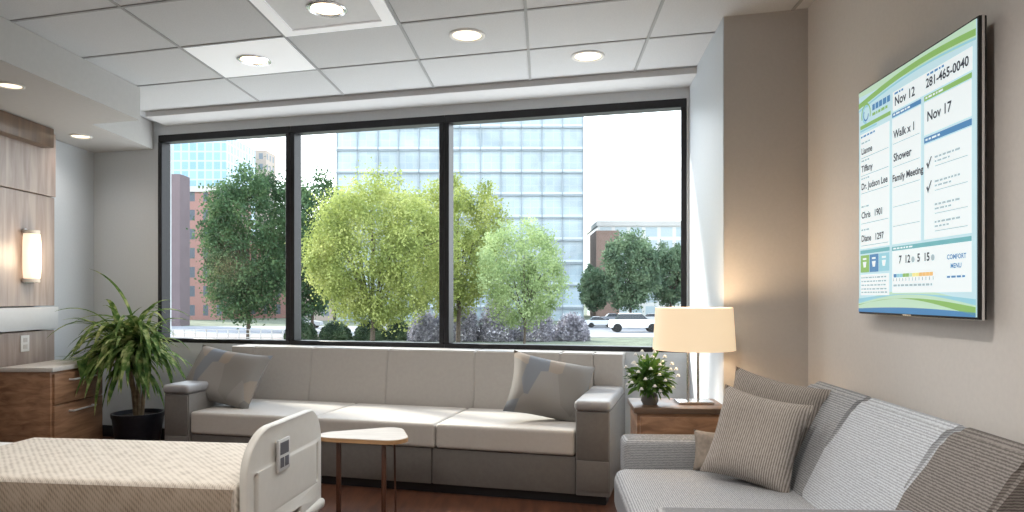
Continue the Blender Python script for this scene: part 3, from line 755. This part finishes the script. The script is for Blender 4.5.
def tree(u,vt,vb,hw,Y,mat,label,seed,n=6000,leaf=.34,name='tree',trunk_r=.2,K=60,irr=.22):
    rnd=random.Random(seed)
    X=pxX(u,Y); zt=pxZ(vt,Y); zb=max(GZ+.6,pxZ(vb,Y)); zc=(zt+zb)/2; rz=(zt-zb)/2; rr=hw/700*Y
    e=empty(name,(X,Y,GZ),0,label,'tree','street trees')
    zc-=GZ
    cl=[]
    lob=[(rnd.uniform(0,6.28),rnd.uniform(-.6,.9),rnd.uniform(.6,1)) for _ in range(5)]
    for k in range(K):
        ga=k*2.39996+rnd.uniform(-.3,.3); zz=1-2*(k+.5)/K; rad=math.sqrt(max(0,1-zz*zz))
        rad=rad**.8
        b_=sum(math.cos(ga-l[0])*math.exp(-(zz-l[1])**2*2)*l[2] for l in lob)*irr*.5
        f=rnd.uniform(.66,.90)*(1+b_)
        wz=1.0 if zz>-.5 else .85
        s_=rnd.uniform(.13,.25)*(rr+rz)*.5
        cl.append((Vector((rad*math.cos(ga)*f*rr*wz,rad*math.sin(ga)*f*rr*wz,zz*min(f,.88)*rz+zc)),s_))
    for k in range(16):
        p=Vector([rnd.uniform(-.55,.55) for _ in range(3)]); cl.append((Vector((p.x*rr,p.y*rr,p.z*rz+zc)),.30*(rr+rz)*.5))
    vs=[];fs=[]
    for i in range(n):
        c_,r_=rnd.choice(cl)
        d=Vector([rnd.gauss(0,1) for _ in range(3)]).normalized()*r_*(abs(rnd.gauss(.75,.28)))
        p=c_+d
        a=Vector([rnd.gauss(0,1) for _ in range(3)]).normalized(); b=a.cross(Vector([rnd.gauss(0,1) for _ in range(3)])).normalized()
        s=leaf*rnd.uniform(.6,1.1); k=len(vs)
        vs+= [p+a*s*.5,p+b*s*.36,p-a*s*.5,p-b*s*.36]; fs.append((k,k+1,k+2,k+3))
    me=bpy.data.meshes.new('foliage'); me.from_pydata(vs,[],fs); me.materials.append(mat)
    o_=bpy.data.objects.new('foliage',me); COL.objects.link(o_); o_.parent=e
    bm=bmesh.new(); bmtube(bm,[(0,0,0),(.1,0,zc*.4),(0,.1,zc),(0,0,zc+rz*.6)],[trunk_r,trunk_r*.8,trunk_r*.5,trunk_r*.15],8)
    for c_,r_ in cl[24:46]:
        bmtube(bm,[(0.03,.03,max(zc-rz*.8,zc*.3)),(c_.x*.5,c_.y*.5,(c_.z+zc)*.48),tuple(c_)],[trunk_r*.4,trunk_r*.25,trunk_r*.08],6)
    finish(bm,'trunk',wb,e,True)
dark=foliage('leaves_dark_green',(.035,.065,.035),(.07,.13,.06),(.14,.21,.09),.6)
yel=foliage('leaves_yellow_green',(.18,.23,.07),(.32,.37,.11),(.50,.53,.20),.5,ns_detail=3)
lite=foliage('leaves_light_green',(.20,.28,.12),(.33,.42,.19),(.48,.57,.30),.5,ns_detail=3)
mid=foliage('leaves_mid_green',(.07,.11,.075),(.13,.195,.115),(.22,.30,.175),.5)
tree(248,160,326,50,68,dark,'large dark green leafy street tree',1,34000,.32,K=80)
tree(312,170,326,36,82,dark,'dark green leafy street tree',2,18000,.42)
tree(372,174,338,80,50,yel,'bright yellow-green leafy tree near the building',4,56000,.21,K=90)
tree(458,172,322,52,61,yel,'bright yellow-green leafy tree near the building',5,34000,.25,K=70)
tree(524,216,334,48,52,lite,'light green young tree with open crown',6,20000,.20,trunk_r=.10,irr=.35)
tree(630,228,314,30,93,mid,'green leafy tree in the parking area',7,16000,.40)
tree(670,240,308,24,99.5,mid,'green leafy tree in the parking area',8,11000,.40)
tree(594,264,314,16,99.5,mid,'green leafy tree in the parking area',9,7000,.40)
blossom=foliage('shrub_lavender_blossom',(.15,.15,.17),(.33,.31,.35),(.64,.62,.66),3.5)
hedge=foliage('hedge_green',(.03,.05,.035),(.07,.11,.06),(.15,.21,.11),.8)
def shrub(u,Y,w,h,mat,label,seed):
    rnd=random.Random(seed); vs=[];fs=[]
    X=pxX(u,Y)
    for i in range(6000):
        t=rnd.uniform(0,6.28); ph=math.acos(rnd.uniform(0,1)); q=rnd.uniform(.75,1.05)*(1+.12*math.sin(t*5))
        p=Vector((w*q*math.sin(ph)*math.cos(t),w*.7*q*math.sin(ph)*math.sin(t),h*q*math.cos(ph)))
        a=Vector([rnd.gauss(0,1) for _ in range(3)]).normalized(); b=a.cross(Vector([rnd.gauss(0,1) for _ in range(3)])).normalized()
        s=.19; k=len(vs); vs+=[p+a*s*.5,p+b*s*.4,p-a*s*.5,p-b*s*.4]; fs.append((k,k+1,k+2,k+3))
    me=bpy.data.meshes.new('shrub'); me.from_pydata(vs,[],fs); me.materials.append(mat)
    o_=bpy.data.objects.new('shrub',me); COL.objects.link(o_); o_.location=(X,Y,GZ)
    tag(o_,label,'shrub','shrubs outside the windows')
for i,(u,Y,w,h) in enumerate(((426,66,1.65,2.6),(461,66,1.75,3.4),(498,66,1.8,3.8),(536,66,1.75,3.5),(572,66.5,1.6,2.4))):
    shrub(u,Y,w,h,blossom,'rounded shrub with pale lavender-gray blossoms',20+i)
for i,(u,Y,w,h) in enumerate(((300,67.5,1.5,1.8),(335,67.5,1.5,1.6),(370,67.5,1.5,1.7),(398,67.5,1.2,1.7))):
    shrub(u,Y,w,h,hedge,'low dark green hedge shrub',40+i)

def building(name,u0,u1,vt,Y,depth,mat,label,cornice=None):
    X0=pxX(u0,Y); X1=pxX(u1,Y); z=pxZ(vt,Y)
    e=empty(name,((X0+X1)/2,Y,GZ),0,label,'building')
    h=z-GZ; w=(X1-X0)/2
    box('body',-w,w,0,depth,0,h,mat,e)
    if cornice: box('parapet',-w-.3,w+.3,-.3,depth,h,h+1.0,cornice,e)
    return e,w,h
M['officeglass']=facade('curtain_wall_glass',(.46,.57,.63),(.56,.65,.70),1.35,1.3,.05,(.52,.62,.68),.12,painted_refl=.28)
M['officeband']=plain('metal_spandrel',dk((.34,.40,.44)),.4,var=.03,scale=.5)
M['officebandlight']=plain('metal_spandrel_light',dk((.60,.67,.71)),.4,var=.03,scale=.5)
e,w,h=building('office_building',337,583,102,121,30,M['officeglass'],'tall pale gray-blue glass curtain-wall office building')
z=2.0; bm=bmesh.new(); bm2=bmesh.new()
while z<h: bmbox(bm,-w-.1,w+.1,-.3,0,z,z+.18); bmbox(bm2,-w-.1,w+.1,-.2,0,z+.3,z+.7); z+=3.9
finish(bm,'floor_bands',M['officeband'],e); finish(bm2,'spandrel_bands',M['officebandlight'],e)
bm=bmesh.new(); x=-w
while x<=w+.1: bmbox(bm,x-.09,x+.09,-.3,0,0,h); x+=w/6
finish(bm,'mullions',M['officeband'],e)
M['conc']=plain('pale_concrete',dk((.62,.60,.57)),.8,var=.05,scale=.4)
M['mauve']=plain('mauve_stucco',dk((.22,.17,.18)),.9,var=.06,scale=.8)
def brickface(name,wall,glass,bw,bh,m): return facade(name,glass,wall,bw,bh,m,rough=.6)
M['brick']=brickface('brick_with_windows',(.38,.20,.17),(.11,.13,.16),2.4,3.4,.75)
M['bluetower']=facade('blue_glass_tower',(.24,.43,.58),(.50,.62,.72),2.4,2.8,.25,(.33,.52,.66),.2)
M['tan']=brickface('tan_with_windows',(.46,.38,.32),(.20,.23,.26),3,3.6,.8)
M['lowglass']=facade('low_building_glass',(.42,.52,.56),(.70,.70,.67),3.0,2.6,.35,(.50,.58,.61),.3)
building('glass_tower',168,226,134,210,24,M['bluetower'],'distant blue glass office tower')
building('office_block',247,266,150,240,10,M['tan'],'distant narrow tan office block')
building('stucco_building',110,180,174,98.5,3,M['mauve'],'plain dark mauve stucco building wall')
building('brick_building',176,222,192,125,14,M['brick'],'red brick building with rows of small windows',cornice=M['conc'])
building('brick_building',248,296,240,135,10,M['brick'],'lower red brick building with small windows',cornice=M['conc'])
e,w,h=building('low_building',598,720,226,138,20,M['lowglass'],'low office building with glass bands and brick end',cornice=M['conc'])
box('brick_tower',-w-.5,-w+4,-1.2,10,0,h-1,plain('brown_brick',dk((.32,.22,.18)),.9,var=.1,scale=.5),e)
building('low_building',300,333,262,121,14,M['tan'],'low tan building across the street')
e=empty('railing',(pxX(228,64),64,GZ+.08),0,'white metal railing along the plaza','railing')
bm=bmesh.new()
for z in (.35,.7,1.05): bmbox(bm,-5,5,-.03,.03,z,z+.06)
finish(bm,'rail',M['conc'],e)
for i in range(11): box('post',-5+i-.04,-5+i+.04,-.04,.04,0,1.12,M['conc'],e)
carglass=plain('car_glass',(.06,.07,.08),.15,var=.05)
tire=plain('car_tire',(.02,.02,.02),.8)
def car(u,Y,c,label,L=4.6,hs=1.0):
    e=empty('car',(pxX(u,Y),Y,GZ+.04),0,label,'car','parked cars')
    cm=plain('car_paint',dk(c,.8),.3,var=.02)
    h=L/2
    def prof(name,pts,hw,mat):
        bm=bmesh.new(); a=[bm.verts.new((x,-hw,z*hs)) for x,z in pts]; b=[bm.verts.new((x,hw,z*hs)) for x,z in pts]
        bm.faces.new(a); bm.faces.new(b[::-1]); n=len(pts)
        for i in range(n): bm.faces.new((a[i],b[i],b[(i+1)%n],a[(i+1)%n]))
        bmesh.ops.bevel(bm,geom=bm.edges[:],offset=.05,segments=2,affect='EDGES',clamp_overlap=True)
        return finish(bm,name,mat,e,True)
    prof('body',[(-h,.35),(-h,.75),(-h+.1,.95),(-h+1.0,1.0),(h-1.3,1.0),(h-.1,.85),(h,.6),(h,.35)],.88,cm)
    prof('windows',[(-h+.7,.98),(-h+1.15,1.42),(h-2.1,1.42),(h-1.35,.98)],.78,carglass)
    prof('roof',[(-h+1.1,1.38),(-h+1.2,1.47),(h-2.15,1.47),(h-2.05,1.38)],.76,cm)
    for x in (-h+.85,h-.9):
        for y in (-.8,.8):
            r=.34*hs
            bm=bmesh.new(); bmesh.ops.create_cone(bm,cap_ends=True,segments=20,radius1=r,radius2=r,depth=.22,matrix=Matrix.Translation((x,y,r))@Matrix.Rotation(math.pi/2,4,'X'))
            finish(bm,'wheel',tire,e,True)
car(634,82,(1,1,1),'large white vehicle parked outside along the street',5.8,1.5)
car(674,88,(.75,.76,.8),'light gray car parked outside',4.4)
car(600,94,(.75,.76,.78),'silver car parked outside',4.2)
car(655,110,(.8,.8,.8),'white car in the far parking lot',4.4)
car(615,110,(.3,.32,.36),'dark car in the far parking lot',4.4)
car(305,92,(.5,.5,.52),'silver car on the street',4.4)

# ------------------------------------------------------------------ lighting
wd=bpy.data.worlds.new('world'); scene.world=wd; wd.use_nodes=True; nt=wd.node_tree; bg=nt.nodes['Background']
tc=nt.nodes.new('ShaderNodeTexCoord'); sx=nt.nodes.new('ShaderNodeSeparateXYZ'); nt.links.new(tc.outputs['Generated'],sx.inputs[0])
nt.links.new(_ramp(nt,sx.outputs[2],[(0.0,(.95,.97,1)),(.25,(.89,.94,1)),(1.0,(.62,.78,1))]),bg.inputs[0])
bg.inputs[1].default_value=4.0
sun=bpy.data.lights.new('sun','SUN'); sun.energy=8; sun.color=(1,.93,.82); sun.angle=math.radians(5)
so=bpy.data.objects.new('sun',sun); COL.objects.link(so)
so.rotation_euler=Vector((.66,-.52,-.54)).to_track_quat('-Z','Y').to_euler()
so.location=(-20,20,30)
